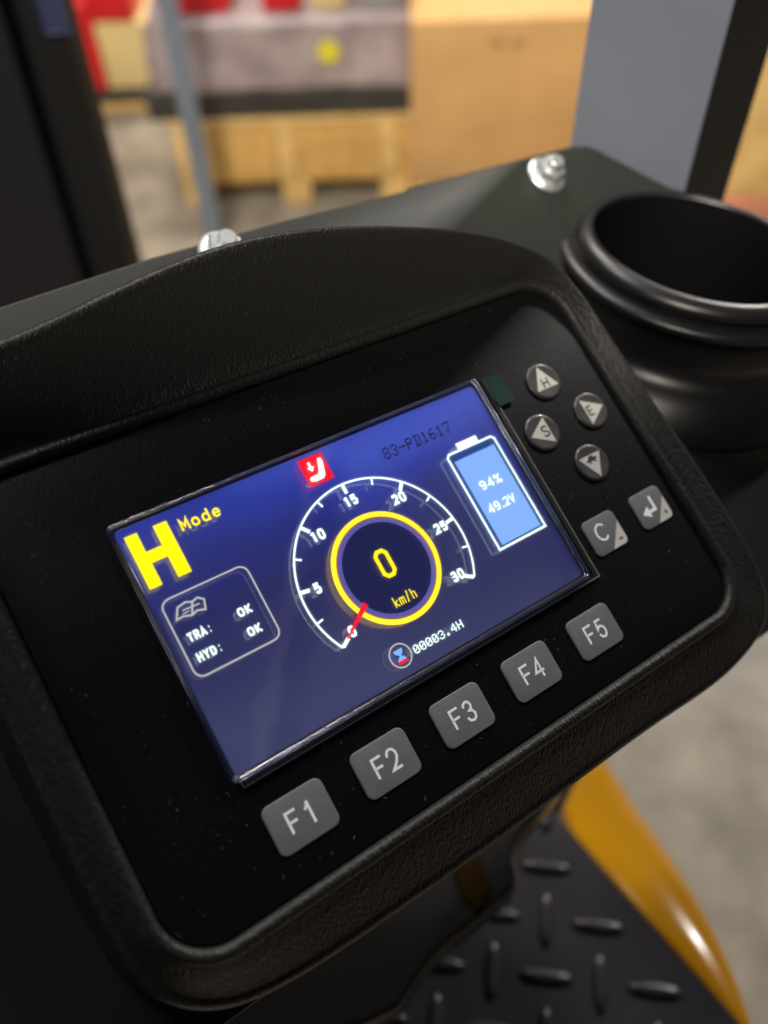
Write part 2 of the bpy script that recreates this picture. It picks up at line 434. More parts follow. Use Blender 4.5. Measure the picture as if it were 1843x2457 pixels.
# bezel with hood: keys (inner outline point) -> (crest point)
keys = [((-14.8, 22), (-20, 44.5, 11)), ((0, 22), (-4, 45.4, 13)), ((10, 22), (6.5, 45.9, 15)), ((27, 22), (25.8, 48.3, 17.6)), ((44, 22), (43.0, 49.5, 19.8)),
        ((60, 22), (60, 49.0, 21)), ((77, 22), (78.6, 46.7, 20.8)), ((95, 22), (98.5, 42.9, 19)), ((115, 22), (121.2, 38.2, 15)),
        ((130, 22), (138.1, 33.2, 11)), ((140.8, 22), (148.2, 28.4, 7.5)), ((149.3, 18.5), (155.2, 22.4, 5.2)), ((152.8, 10), (158.5, 11.3, 4.0)), ((152.8, 0), (159.3, .3, 3.4)),
        ((152.8, -25), (161.2, -25.4, 2.6)), ((152.8, -50), (163.6, -49.6, 1.8)), ((152.8, -78), (164.4, -80, 1.0)), ((149.3, -86.5), (163.6, -94.9, -2.2)),
        ((140.8, -90), (156.0, -103.2, -4.5)), ((134, -90), (142.0, -106.2, -6.5)), ((100, -90), (106, -105.4, -7.2)), ((30, -90), (32, -105.3, -7.5)), ((-14.8, -90), (-16.5, -102.5, -7.5)),
        ((-23.3, -86.5), (-29.6, -94.0, -7)), ((-26.8, -78), (-34, -81, -6)), ((-26.8, -10), (-34.5, -8, -2)), ((-26.8, 10), (-37, 18, 4)), ((-23.3, 18.5), (-33, 36, 7))]
inner = rrect(*IN, 12, 14, 2.5)[::-1]       # clockwise
def keyparam(p):
    best = min(range(len(inner)), key=lambda i: math.dist(inner[i], p)); return best
kp = sorted((keyparam(a), c) for a, c in keys)
N = len(inner)
def crest(i):
    m = len(kp)
    for j in range(m):
        a, b = kp[j], kp[(j+1) % m]
        ia, ib = a[0], b[0]
        if ib <= ia: ib += N
        ii = i if i >= ia else i+N
        if ia <= ii <= ib and (ii-ia) <= (ib-ia):
            t = (ii-ia)/(ib-ia)
            p0 = kp[j-1][1]; p3 = kp[(j+2) % m][1]; p1 = a[1]; p2 = b[1]
            i0 = kp[j-1][0]; i3 = kp[(j+2) % m][0]
            while i0 > ia: i0 -= N
            while i3 < ib: i3 += N
            out = []
            for q in range(3):
                m1 = (p2[q]-p0[q])/max(1, ib-i0)*(ib-ia); m2 = (p3[q]-p1[q])/max(1, i3-ia)*(ib-ia)
                out.append((2*t**3-3*t*t+1)*p1[q]+(t**3-2*t*t+t)*m1+(-2*t**3+3*t*t)*p2[q]+(t**3-t*t)*m2)
            return out
    return list(kp[0][1])
cr_ = [crest(i) for i in range(N)]
for _ in range(10):
    cr_ = [[(cr_[i-1][q]+2*cr_[i][q]+cr_[(i+1) % N][q])/4 for q in range(3)] for i in range(N)]
bead = [(-.1, -2.4), (0.0, -.2), (.15, .5), (.55, 1.15), (1.2, 1.55), (2.0, 1.6), (2.7, 1.3), (3.15, .8), (3.5, .45)]
rings_b, rings_h = [], []
nrm = []
for i in range(N):
    a, b = inner[i-1], inner[(i+1) % N]; dx, dy = b[0]-a[0], b[1]-a[1]; l = math.hypot(dx, dy)
    nrm.append((-dy/l, dx/l))
# the fillet has a coarse normal; smooth it
for _ in range(4):
    nrm = [((nrm[i-1][0]+nrm[i][0]+nrm[(i+1) % N][0])/3, (nrm[i-1][1]+nrm[i][1]+nrm[(i+1) % N][1])/3) for i in range(N)]
def ring(fn): return [fn(i) for i in range(N)]
rings = [ring(lambda i, o=o, z=z: (inner[i][0]+nrm[i][0]*o, inner[i][1]+nrm[i][1]*o, z)) for o, z in bead]
loft('bezel_bead', rings, M_leather, panel)
def base_pt(i): return (inner[i][0]+nrm[i][0]*3.5, inner[i][1]+nrm[i][1]*3.5, .45)
H = [ring(lambda i: base_pt(i))]
H[0] = ring(lambda i: (inner[i][0]+nrm[i][0]*3.2, inner[i][1]+nrm[i][1]*3.2, .25))
for s in (.06, .14, .24, .36, .5, .64, .78, .9, .96):
    def f(i, s=s):
        b = base_pt(i); c = cr_[i]
        hz = max(0, min(1, (c[2]-4)/10))
        zz = s**(1.0+.35*hz)
        if s > .9: zz = zz*(1-.02*hz)
        return (b[0]+(c[0]-b[0])*s, b[1]+(c[1]-b[1])*s, b[2]-.25*math.sin(math.pi*min(1, s*4))+(c[2]-b[2])*zz)
    H.append(ring(f))
def outdir(i):
    b = base_pt(i); c = cr_[i]; dx, dy = c[0]-b[0], c[1]-b[1]; l = math.hypot(dx, dy) or 1; return dx/l, dy/l
for o, dz in ((0, 0), (.7, -.1), (1.4, -.5), (2.0, -1.2), (2.4, -2.4), (2.8, -5), (3.6, -12), (5.0, -24), (5.5, None)):
    def g(i, o=o, dz=dz):
        u = outdir(i); c = cr_[i]
        z = c[2]+dz if dz is not None else -31
        return (c[0]+u[0]*o, c[1]+u[1]*o, max(z, -31))
    H.append(ring(g))
loft('hood_bezel', H, M_leather, panel)

# ---- LCD
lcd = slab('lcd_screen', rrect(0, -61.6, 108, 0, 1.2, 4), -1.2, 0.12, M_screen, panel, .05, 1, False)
ZG = .20
def glyph(name, o=None): return o
# speed gauge
gx, gy = 56.8, -35.4
a0, a1 = 211.3, -31.3
strokes('gauge_arc', [(arc(gx, gy, 24.25, a0, a1, 90), False)], .52, ZG-.04, ZG, M_white, lcd)
for k in range(13):
    a = math.radians(a0+(a1-a0)*k/12); maj = k % 2 == 0
    r0 = 21.6 if maj else 22.3
    if k == 0: r0 = 21.4
    strokes('gauge_tick', [([(gx+r0*math.cos(a), gy+r0*math.sin(a)), (gx+24.1*math.cos(a), gy+24.1*math.sin(a))], False)],
            .95 if maj else .5, ZG-.04, ZG+.01, M_white, lcd)
for k, s in enumerate(('0', '5', '10', '15', '20', '25', '30')):
    a = math.radians(a0+(a1-a0)*k/6); r = 19.5
    lettering('gauge_number', s, gx+r*math.cos(a), gy+r*math.sin(a), 2.9, 2.15, 1.95, .66, ZG, M_white, lcd)
annulus('gauge_ring', gx, gy, 13.55, 14.9, ZG, M_ring, lcd)
annulus('gauge_ring_edge', gx, gy, 13.2, 13.56, ZG-.01, M_orange, lcd)
annulus('gauge_inner_ring', gx, gy, 12.05, 13.2, ZG, M_purple, lcd)
prism('gauge_hub', disc(gx, gy, 12.06, 64), .13, .16, M_navy, lcd)
# digit zero: blocky octagonal outline
zx, zy = 56.75, -34.3
strokes('speed_digit', [([(zx-1.6, zy-2.4), (zx-1.6, zy+2.4), (zx-.75, zy+3.35), (zx+.75, zy+3.35), (zx+1.6, zy+2.4), (zx+1.6, zy-2.4), (zx+.75, zy-3.35), (zx-.75, zy-3.35)], True)], 1.05, ZG-.03, ZG, M_yel, lcd)
lettering('speed_unit', 'km/h', 56.9, -44.2, 2.6, 1.8, 1.5, .30, ZG, M_yel, lcd)
# needle
nx_, ny_ = -.545, .838
prism('gauge_needle', [(46.7+.78*nx_, -41.1+.78*ny_), (46.7-.78*nx_, -41.1-.78*ny_), (38.2-.22*nx_, -46.7-.22*ny_), (38.2+.22*nx_, -46.7+.22*ny_)], ZG+.02, ZG+.06, M_red, lcd)
# mode
prism('mode_letter', [(1.6, -2.2), (4.7, -2.2), (4.7, -7.25), (8.7, -7.25), (8.7, -2.2), (12.1, -2.2), (12.1, -15.75), (8.7, -15.75), (8.7, -10.2), (4.7, -10.2), (4.7, -15.75), (1.6, -15.75)], ZG-.03, ZG, M_yel, lcd)
lettering('mode_word', 'Mode', 19.75, -4.6, 3.1, 2.75, 2.35, .52, ZG, M_yel, lcd)
# status box
strokes('status_box', [(rrect(2.1, -38.8, 24.1, -19.4, 2.2, 5), True)], .38, ZG-.03, ZG, M_cream, lcd)
lettering('status_word', 'TRA:', 7.3, -29.5, 2.25, 1.6, 1.55, .46, ZG, M_white, lcd)
lettering('status_word', 'HYD:', 7.3, -34.5, 2.25, 1.65, 1.55, .46, ZG, M_white, lcd)
lettering('status_word', 'OK', 18.9, -29.4, 2.15, 1.95, 1.75, .48, ZG, M_white, lcd)
lettering('status_word', 'OK', 18.9, -34.5, 2.15, 1.95, 1.75, .48, ZG, M_white, lcd)
strokes('manual_icon', [([(3.9, -24.6), (5.3, -22.1), (7.4, -21.7), (8.9, -22.3), (10.4, -21.9), (11.6, -22.9), (10.9, -25.2), (9.0, -24.6), (7.5, -25.1), (5.6, -24.5)], True),
                        ([(8.9, -22.3), (7.6, -25.0)], False), ([(6.0, -23.2), (10.2, -23.4)], False, .3), ([(5.7, -24.0), (7.3, -23.9)], False, .25)], .42, ZG-.03, ZG, M_cream, lcd)
# seat warning
prism('seat_warning', [(48.7, -1.0), (56.0, -1.0), (56.0, -8.6), (48.7, -8.6)], ZG-.05, ZG-.02, M_red, lcd)
prism('seat_symbol', [(54.2, -2.2), (55.1, -2.4), (55.2, -3.4), (54.1, -7.0), (53.2, -7.7), (51.0, -7.8), (49.8, -7.4), (49.6, -6.7), (50.2, -6.2), (52.3, -6.2), (53.0, -5.4)], ZG-.02, ZG+.01, M_white, lcd)
prism('seat_arrow', [(51.0, -2.4), (51.7, -2.4), (51.7, -3.8), (52.4, -3.8), (51.35, -5.1), (50.3, -3.8), (51.0, -3.8)], ZG-.02, ZG+.01, M_white, lcd)
# battery
strokes('battery_outline', [([(88.6, -44.9), (105.4, -44.9), (105.4, -16.4), (104.5, -15.6), (89.5, -15.6), (88.6, -16.4)], True)], .62, ZG-.03, ZG, M_white, lcd)
prism('battery_cap', [(93.1, -15.3), (100.3, -15.3), (100.3, -13.5), (93.1, -13.5)], ZG-.03, ZG+.01, M_white, lcd)
prism('battery_backing', [(88.9, -44.6), (105.1, -44.6), (105.1, -15.9), (88.9, -15.9)], .13, .15, M_dkblue, lcd)
prism('battery_charge', [(90.0, -44.1), (104.2, -44.1), (104.2, -18.0), (90.0, -18.0)], .15, .17, M_blue, lcd)
strokes('battery_charge_edge', [([(89.85, -44.2), (104.35, -44.2), (104.35, -18.0)], False)], .28, .15, .175, M_teal, lcd)
lettering('battery_percent', '94%', 96.9, -27.2, 2.7, 2.65, 2.2, .5, ZG, M_white, lcd)
lettering('battery_voltage', '49.2V', 96.6, -33.9, 2.7, 2.15, 2.05, .5, ZG, M_white, lcd)
# hour meter
strokes('hour_icon_ring', [(disc(48.3, -56.3, 2.95, 40), True)], .34, ZG-.03, ZG, M_cream, lcd)
prism('hourglass_top', [(46.9, -54.7), (49.6, -54.7), (49.3, -55.6), (48.5, -56.3), (48.1, -56.3), (47.2, -55.6)], ZG-.03, ZG, M_blue, lcd)
prism('hourglass_bottom', [(48.1, -56.3), (48.5, -56.3), (49.4, -57.2), (49.6, -57.9), (46.9, -57.9), (47.1, -57.2)], ZG-.03, ZG, M_blue, lcd)
prism('hourglass_sand', [(46.9, -57.5), (49.6, -57.5), (49.6, -58.3), (46.9, -58.3)], ZG-.02, ZG+.01, M_red, lcd)
DOT = {'0': '01110 10001 10011 10101 11001 10001 01110', '1': '00100 01100 00100 00100 00100 00100 01110', '3': '01110 10001 00001 00110 00001 10001 01110',
       '4': '00010 00110 01010 10010 11111 00010 00010', '6': '00110 01000 10000 11110 10001 10001 01110', '7': '11111 10001 00001 00010 00100 00100 00100',
       '8': '01110 10001 10001 01110 10001 10001 01110', '-': '00000 00000 00000 11111 00000 00000 00000', 'P': '11110 10001 10001 11110 10000 10000 10000',
       'D': '11110 01001 01001 01001 01001 01001 11110', '.': '00000 00000 00000 00000 00000 01100 01100', 'H': '10001 10001 10001 11111 10001 10001 10001', 'O': '01110 10001 10001 10001 10001 10001 01110'}
def dotted(name, s, x, y, h, wtot, z, m, parent, fill, slant=0):
    """pixel lettering: each lit pixel its own small raised square"""
    vs, fs = [], []
    adv = wtot/len(s); px = adv/6.2; py = h/7
    for k, ch in enumerate(s):
        rows = DOT[ch].split()
        for r, row in enumerate(rows):
            for c, b in enumerate(row):
                if b != '1': continue
                X = x+k*adv+c*px; Y = y+h-(r+.5)*py; X += slant*(Y-y)
                hx, hy = px*fill/2, py*fill/2; o = len(vs)
                vs += [(X-hx, Y-hy, z-.03), (X+hx, Y-hy, z-.03), (X+hx, Y+hy, z-.03), (X-hx, Y+hy, z-.03), (X-hx, Y-hy, z), (X+hx, Y-hy, z), (X+hx, Y+hy, z), (X-hx, Y+hy, z)]
                fs += [(o+4, o+5, o+6, o+7), (o, o+1, o+5, o+4), (o+1, o+2, o+6, o+5), (o+2, o+3, o+7, o+6), (o+3, o, o+4, o+7)]
    return mesh(name, vs, fs, m, parent)
dotted('hour_reading', '00003.4H', 52.3, -57.9, 2.2, 15.9, ZG, M_white, lcd, 1.02)
dotted('serial_print', '83-PD1617', 71.8, -9.9, 3.3, 23.2, ZG, M_dotink, lcd, .96, .08)

# ---- clear window with film, 2.4 mm above the LCD
pane = slab('window_pane', rrect(-.9, -62.2, 107.6, .5, 1.3, 5), 2.36, 2.44, M_film, panel, .02, 1, False)
for q0, zz, rad in (((-.95, -62.25, 107.6, .6), 2.3, .34), ((-1.25, -62.7, 109.3, 1.15), 1.3, .40)):
    pts = rrect(*q0, 1.6, 7)
    n = len(pts)
    prof = [(rad*math.cos(t), rad*math.sin(t)) for t in [math.pi*2*q/10 for q in range(10)]]
    nn = []
    for i in range(n):
        a, b = pts[i-1], pts[(i+1) % n]; dx_, dy_ = b[0]-a[0], b[1]-a[1]; l_ = math.hypot(dx_, dy_); nn.append((dy_/l_, -dx_/l_))
    rr = [[(pts[i][0]+nn[i][0]*a, pts[i][1]+nn[i][1]*a, zz+b) for i in range(n)] for a, b in prof]
    loft('window_rim', rr+[rr[0]], M_rim, panel)
wa = rrect(-1.4, -62.9, 109.6, 1.35, 1.7, 7); wb = rrect(-1.2, -62.6, 109.2, 1.1, 1.6, 7); wc = rrect(-.95, -62.25, 107.7, .6, 1.5, 7)
loft('window_wall', [[(x, y, 0.0) for x, y in wa], [(x, y, 1.3) for x, y in wb], [(x, y, 2.3) for x, y in wc]], M_wallc, panel, smooth=False)
# film overhang with its cut edge
flap = prism('protective_film', [(.9, -64.3), (112.1, -64.0), (112.1, .4), (110.9, .4), (110.9, -63.1), (.9, -63.1)], .62, .68, M_flap, panel)
strokes('film_edge', [([(0.2, -62.9), (.35, -64.5), (112.3, -64.1), (112.3, -9.3)], False)], .16, .60, .74, M_filmedge, flap)
prism('pull_tab', [(111.7, .9), (117.9, -.2), (118.1, -8.8), (112.3, -8.9)], .60, .95, M_tab, flap)
strokes('film_patch_edge', [([(96.0, -.3), (95.4, -6.7), (96.0, -7.4), (105.4, -7.9)], False)], .10, 2.46, 2.50, film_material('film_step', .5, .2, (.8, .8, 1)), pane)

# ---- function keys
KR = (7.72, 5.85)
for k in range(5):
    cx, cy = 8.62+23.31*k, -76.3
    b = slab('function_key', rrect(cx-KR[0], cy-KR[1], cx+KR[0], cy+KR[1], 2.0, 6), -.1, .42, M_btn, panel, .3, 4)
    b['label'] = f'grey rounded key printed F{k+1}'
    g = put('F', cx-1.85, cy, 1.25, 2.3, .62)+put(str(k+1), cx+2.05, cy-.02, 1.32, 2.3, .62)
    strokes('key_legend', g, .62, .42, .46, M_legend, b)
# square C and enter keys
for cx, lab in ((121.9, 'C'), (141.4, 'enter')):
    cy = -54.7
    b = slab('square_key', rrect(cx-6.25, cy-5.5, cx+6.25, cy+5.5, 1.9, 6), -.1, .42, M_btn, panel, .3, 4)
    b['label'] = 'grey key printed C with a minus corner' if lab == 'C' else 'grey key printed with a return arrow and a plus corner'
    prism('corner_print', [(cx+5.95, cy+1.6), (cx+5.95, cy-3.9), (cx+5.45, cy-4.9), (cx+4.4, cy-5.2), (cx-.1, cy-5.2)], .42, .45, M_tri, b)
    if lab == 'C':
        strokes('key_legend', put('C', cx-.9, cy+.75, 2.0, 2.35, .6), .6, .42, .46, M_legend, b)
        strokes('key_legend', [([(cx+3.2, cy-3.35), (cx+4.7, cy-3.35)], False)], .55, .45, .48, M_ink, b)
    else:
        strokes('key_legend', [([(cx+1.1, cy+3.3), (cx+1.1, cy-.9), (cx-1.5, cy-.9)], False)], 1.0, .42, .46, M_legend, b)
        prism('arrow_head', [(cx-1.3, cy+.9), (cx-1.3, cy-2.7), (cx-4.2, cy-.9)], .42, .46, M_legend, b)
        strokes('key_legend', [([(cx+3.2, cy-3.1), (cx+4.9, cy-3.1)], False), ([(cx+4.05, cy-2.25), (cx+4.05, cy-3.95)], False)], .32, .45, .48, M_ink, b)
# round direction keys
def dome(cx, cy, r):
    rings = []
    n = 48
    for rr_, z in ((r, -.1), (r, .25), (r-.12, .45), (r-.4, .62), (r-.8, .68), (r-1.2, .62)):
        rings.append([(cx+rr_*math.cos(2*math.pi*i/n), cy+rr_*math.sin(2*math.pi*i/n), z) for i in range(n)])
    return loft('round_key', rings, M_btnr, panel, cap='end', ang=60)
def tri(cx, cy, d, r=4.75):
    return [(cx+r*math.cos(math.radians(d+120*i)), cy+r*math.sin(math.radians(d+120*i))) for i in range(3)]
for cx, cy, d, L, ox, oy in ((131.2, -7.1, 90, 'H', 0, -.6), (141.1, -20.9, 0, 'E', -.7, 0), (121.2, -20.9, 180, 'S', .7, 0), (131.2, -35.1, 270, 'T', 0, .8)):
    b = dome(cx, cy, 5.75)
    b['label'] = {'H': 'round key with upward triangle and letter H', 'E': 'round key with right-pointing triangle and letter E', 'S': 'round key with left-pointing triangle and letter S', 'T': 'round key with downward triangle and tortoise'}[L]
    prism('triangle_print', tri(cx, cy, d), .60, .66, M_tri, b)
    X, Y = cx+ox, cy+oy
    if L == 'H':
        strokes('key_legend', [([(X-1.0, Y-1.5), (X-1.0, Y+1.5)], False), ([(X+1.0, Y-1.5), (X+1.0, Y+1.5)], False), ([(X-1, Y), (X+1, Y)], False)], .5, .66, .69, M_ink, b)
    elif L == 'E':
        strokes('key_legend', [([(X+1.0, Y+1.4), (X-.8, Y+1.4), (X-.8, Y-1.4), (X+1.0, Y-1.4)], False), ([(X-.8, Y), (X+.8, Y)], False)], .5, .66, .69, M_ink, b)
    elif L == 'S':
        p = [(.95, 1.0), (.5, 1.45), (-.3, 1.5), (-.9, 1.1), (-.9, .55), (-.4, .15), (.4, -.1), (.95, -.5), (.95, -1.1), (.4, -1.5), (-.45, -1.5), (-1.0, -1.0)]
        strokes('key_legend', [([(X+x, Y+y) for x, y in p], False)], .55, .66, .69, M_ink, b)
    else:
        p = [(-2.6, -.3), (-1.9, .1), (-1.3, .4), (-.8, 1.1), (.1, 1.35), (.9, 1.1), (1.4, .5), (2.0, .6), (2.4, .2), (2.0, -.1), (1.5, -.2), (1.4, -1.0), (.9, -1.0), (.8, -.45), (-.6, -.45), (-.8, -1.1), (-1.3, -1.1), (-1.2, -.4), (-2.0, -.35)]
        prism('key_legend', [(X+x*.95, Y+y) for x, y in p], .66, .69, M_ink, b)

# ---- dust and lint lying on the panel
def dust(name, n, region, z, smin, smax, col, hair=.25):
    vs, fs = [], []
    for _ in range(n):
        x, y = region()
        s = random.uniform(smin, smax)*(.5+random.random()**3); a = random.uniform(0, math.pi)
        el = random.uniform(3, 9) if random.random() < hair else random.uniform(1, 1.8)
        th = s if el < 2 else s*.35
        c, q = math.cos(a), math.sin(a); o = len(vs)
        Lx, Ly = c*s*el/2, q*s*el/2; Wx, Wy = -q*th/2, c*th/2; h = z(x, y)
        vs += [(x-Lx-Wx, y-Ly-Wy, h), (x+Lx-Wx, y+Ly-Wy, h), (x+Lx+Wx, y+Ly+Wy, h), (x-Lx+Wx, y-Ly+Wy, h), (x, y, h+th)]
        fs += [(o, o+1, o+4), (o+1, o+2, o+4), (o+2, o+3, o+4), (o+3, o, o+4)]
    return mesh(name, vs, fs, col, panel)
M_dust = mat('pale_dust', (.30, .30, .30), .8)
def reg_face():
    while True:
        x, y = random.uniform(-25, 151), random.uniform(-88, 20)
        if not (-2 < x < 113 and -65 < y < 1.5): return x, y
tag(dust('dust', 800, reg_face, lambda x, y: 0.0, .05, .14, M_dust, .5), kind='stuff')
def reg_hood():
    return random.uniform(-20, 140), random.uniform(28, 42)
tag(dust('dust', 300, lambda: (random.uniform(1, 108), random.uniform(-61, 0)), lambda x, y: 2.45, .04, .10, M_dust), kind='stuff')

# ------------------------------------------------------------------ console cover plate behind and under the bezel
console = root('console_cover', 'dark painted steel console cover carrying the instrument panel', 'console cover', PM)
cp = [(-255, -110.5), (120, -110.5), (300, -111), (300, 30), (282, 45), (266, 54), (262, 58), (245.5, 75), (242, 79), (238, 81.5), (231, 83), (150, 83.6), (148, 82.6), (100, 83.4), (52, 82.6), (0, 79.5), (-95, 76), (-255, 70)]
cover = slab('cover_plate', cp, -58, -30.0, M_plate, console, 1.0, 3)
sk = [(-250, -108), (292, -108), (292, -60), (-250, -60)]
slab('lower_shell', sk, -95, -56, M_black, console, 2)

nz_ = Vector((math.tan(math.radians(7.5)), math.tan(math.radians(5)), 1)).normalized()
CUPM = Matrix.Translation((.182, .149, 1.671)) @ nz_.to_track_quat('Z', 'Y').to_matrix().to_4x4()
# opening for the cup holder, cut along the cup's axis
cutter = lathe('opening', [(.01, -90), (41, -90), (41, 20), (.01, 20)], M_black, None, 64)
cutter.matrix_world = CUPM
bpy.context.view_layer.update()
md = cover.modifiers.new('opening', 'BOOLEAN'); md.operation = 'DIFFERENCE'; md.object = cutter; md.solver = 'EXACT'
dg = bpy.context.evaluated_depsgraph_get(); dg.update()
nm = bpy.data.meshes.new_from_object(cover.evaluated_get(dg))
cover.modifiers.clear(); cover.data = nm; autosmooth(cover, 35)
bpy.data.objects.remove(cutter)
# unseen panel added left of the step to block low side light
box('side_light_block', -.30, -.45, -.40, -.26, .45, -.03, M_black, console, 1.0, .01)

# flange bolts standing on the cover
def flange_bolt(x, y, label, spin):
    mw = PM @ Matrix.Translation((x*.001, y*.001, -.030)) @ Matrix.Rotation(spin, 4, 'Z')
    r = root('flange_bolt', label, 'bolt', mw, 'zinc plated flange bolts on the console cover')
    lathe('flange', [(0, 0), (7.6, 0), (7.9, .5), (7.6, 1.1), (6.4, 1.7), (5.6, 2.3), (0, 2.3)], M_steel, r, 40, ang=40)
    rings = []
    for rad, z in ((5.7, 1.8), (5.75, 4.6), (5.2, 5.4), (4.2, 5.5), (3.05, 5.5), (3.0, 5.7), (3.0, 8.3), (2.5, 8.9), (0.01, 8.9)):
        rg = []
        for i in range(36):
            a = math.radians(i*10); s = math.radians(60); m = (a % s)-s/2
            hexr = rad*math.cos(math.radians(30))/math.cos(m) if rad > 5.1 else rad if rad < 4 else rad*(.93+.07*math.cos(math.radians(30))/math.cos(m))
            rg.append((hexr*math.cos(a), hexr*math.sin(a), z))
        rings.append(rg)
    loft('hex_head', rings, M_steel, r, ang=28)
flange_bolt(209.9, 73.6, 'shiny flange bolt on the cover beside the cup holder', .3)
flange_bolt(73.8, 77.5, 'shiny bolt half hidden behind the hood crest on the left', .1)

# ------------------------------------------------------------------ cup holder
cup = root('cup_holder', 'round black plastic cup holder with stepped rim beside the panel', 'cup holder', CUPM)
prof = [(0.01, -72), (33, -72), (35, -70), (36.5, -60), (38.6, -14), (39.4, -4), (39.7, -1.6)]
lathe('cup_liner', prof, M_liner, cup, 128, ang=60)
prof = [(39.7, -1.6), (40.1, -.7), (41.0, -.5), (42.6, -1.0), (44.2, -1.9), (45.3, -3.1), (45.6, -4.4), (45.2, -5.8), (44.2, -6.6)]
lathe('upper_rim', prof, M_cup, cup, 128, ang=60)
prof = [(43.8, -6.4), (44.6, -7.2), (46.0, -7.0), (48.2, -7.2), (49.9, -7.9), (50.6, -9.0), (50.3, -10.4), (49.2, -11.8), (47.6, -13.0), (46.2, -17), (44.9, -24), (44.7, -27), (45.8, -30.3), (49, -33), (54, -35.2), (60, -48)]
lathe('outer_rim', prof, M_cup, cup, 128, ang=60)

# ------------------------------------------------------------------ overhead guard pillars
M_pill = mat('steel_with_painted_glare', (.118, .133, .168), .42, bump=(900, .15, .0006), vary=(9, .10))  # blue grey tone paints in the glare on the dark post
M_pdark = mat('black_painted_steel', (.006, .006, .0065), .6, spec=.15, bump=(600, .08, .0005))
def column(name, plan, z0, z1, m, parent, k=1.0):
    return prism(name, plan, z0, z1, m, parent, k=k)
rp = root('guard_pillar', 'steel guard pillar with glare painted into its front, behind the cup holder', 'pillar', Matrix.Translation((.17, .215, 1.30)))
def loc(pts, o): return [(x-o[0], y-o[1]) for x, y in pts]
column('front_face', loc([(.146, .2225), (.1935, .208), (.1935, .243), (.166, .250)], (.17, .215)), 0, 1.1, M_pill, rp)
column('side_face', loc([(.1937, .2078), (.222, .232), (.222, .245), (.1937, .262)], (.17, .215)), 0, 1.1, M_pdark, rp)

# unseen guard roof, its bars and front edge shaped to shade the panel
for i in range(19):
    y1_ = -.625-i*.056
    box('shade_roof_bar', -.75, y1_-.0535, 1.1, .42, y1_, 1.13, M_pdark, rp, 1, .004)
for x1_ in (-.75, .38):
    box('shade_roof_rail', x1_, -1.62, 1.131, x1_+.04, .06, 1.17, M_pdark, rp, 1, .004)
lp = root('guard_pillar', 'black steel guard pillar at the far left edge', 'pillar', Matrix.Translation((-.222, .64, .9)))
def slant(name, x0, x1, xb0, xb1, y0, y1, m, parent, z0=0, z1=1.2):
    vs = [(xb0, y0, z0), (xb1, y0, z0), (xb1, y1, z0), (xb0, y1, z0), (x0, y0, z1), (x1, y0, z1), (x1, y1, z1), (x0, y1, z1)]
    fs = [(0, 1, 5, 4), (1, 2, 6, 5), (2, 3, 7, 6), (3, 0, 4, 7), (4, 5, 6, 7), (3, 2, 1, 0)]
    o = mesh(name, vs, fs, m, parent, k=1.0)
    bm = bmesh.new(); bm.from_mesh(o.data); bmesh.ops.bevel(bm, geom=list(bm.edges), offset=.004, segments=3, profile=.5, affect='EDGES'); bm.to_mesh(o.data); bm.free()
    autosmooth(o, 50); return o
slant('post', -.003, .043, -.042, .03, 0, .05, M_pdark, lp)
M_navyp = mat('navy_label', (.02, .025, .07), .5)
slant('navy_patch', .022, .044, .0215, .0435, -.0025, 0.0, M_navyp, lp, .663, .78)
lp2 = root('mast_rail', 'dark grey steel rail beside the black pillar at the left', 'rail', Matrix.Translation((-.215, .60, .9)))
M_rail = mat('grey_black_steel', (.0055, .0055, .0075), .6, spec=.2, bump=(500, .08, .0005))
slant('rail', -.17, .012, -.215, -.030, .012, .037, M_rail, lp2)

# ------------------------------------------------------------------ step plate and fender below the panel
M_tread = mat('dark_chequer_plate', (.030, .029, .036), .30, spec=.6, bump=(500, .15, .0006), vary=(30, .12))
ZP = 1.35
ang = math.radians(-8.5)
step = root('step_plate', 'dark steel chequer step plate with raised treads below the panel', 'step plate', Matrix.Translation((.1375, -.0255, ZP)) @ Matrix.Rotation(ang, 4, 'Z'))
def toL(x, y):
    dx, dy = x-.1375, y+.0255; return (dx*math.cos(ang)+dy*math.sin(ang), -dx*math.sin(ang)+dy*math.cos(ang))
pl = [toL(*p_) for p_ in ((.149, .0705), (.159, .0545), (.173, .0335), (.1975, -.002), (.232, -.0505), (.262, -.10), (-.15, -.16), (-.17, .10), (.10, .095))]
prism('plate', pl[::-1], -.006, 0, M_tread, step, k=1.0)
sup = [toL(*p_) for p_ in ((.10, .165), (.204, .150), (.1925, .115), (.178, .085), (.178, .0622), (.203, .0026), (.225, -.040), (.10, -.14))]
prism('support', sup, -.25, -.112, M_black, step, k=1.0)
def lug_mesh():
    n = 8; vs, fs = [], []
    prof = [(-14.2, .3), (-13.0, 1.9), (-9.8, 3.0), (-4.8, 3.8), (0, 4.1), (4.8, 3.8), (9.8, 3.0), (13.0, 1.9), (14.2, .3)]
    for x, wd in prof:
        for i in range(n+1):
            a = math.pi*i/n; vs.append((x, -wd*math.cos(a), max(0, 2.5*math.sin(a)*min(1, wd/3.0))-.05))
    for r in range(len(prof)-1):
        for i in range(n): fs.append((r*(n+1)+i, r*(n+1)+i+1, (r+1)*(n+1)+i+1, (r+1)*(n+1)+i))
    me = bpy.data.meshes.new('tread_lug'); me.from_pydata([(a*.001, b*.001, c*.001) for a, b, c in vs], [], fs)
    me.materials.append(M_tread)
    for p_ in me.polygons: p_.use_smooth = True
    bm = bmesh.new(); bm.from_mesh(me); bmesh.ops.recalc_face_normals(bm, faces=bm.faces); bm.to_mesh(me); bm.free()
    return me
LM = lug_mesh()
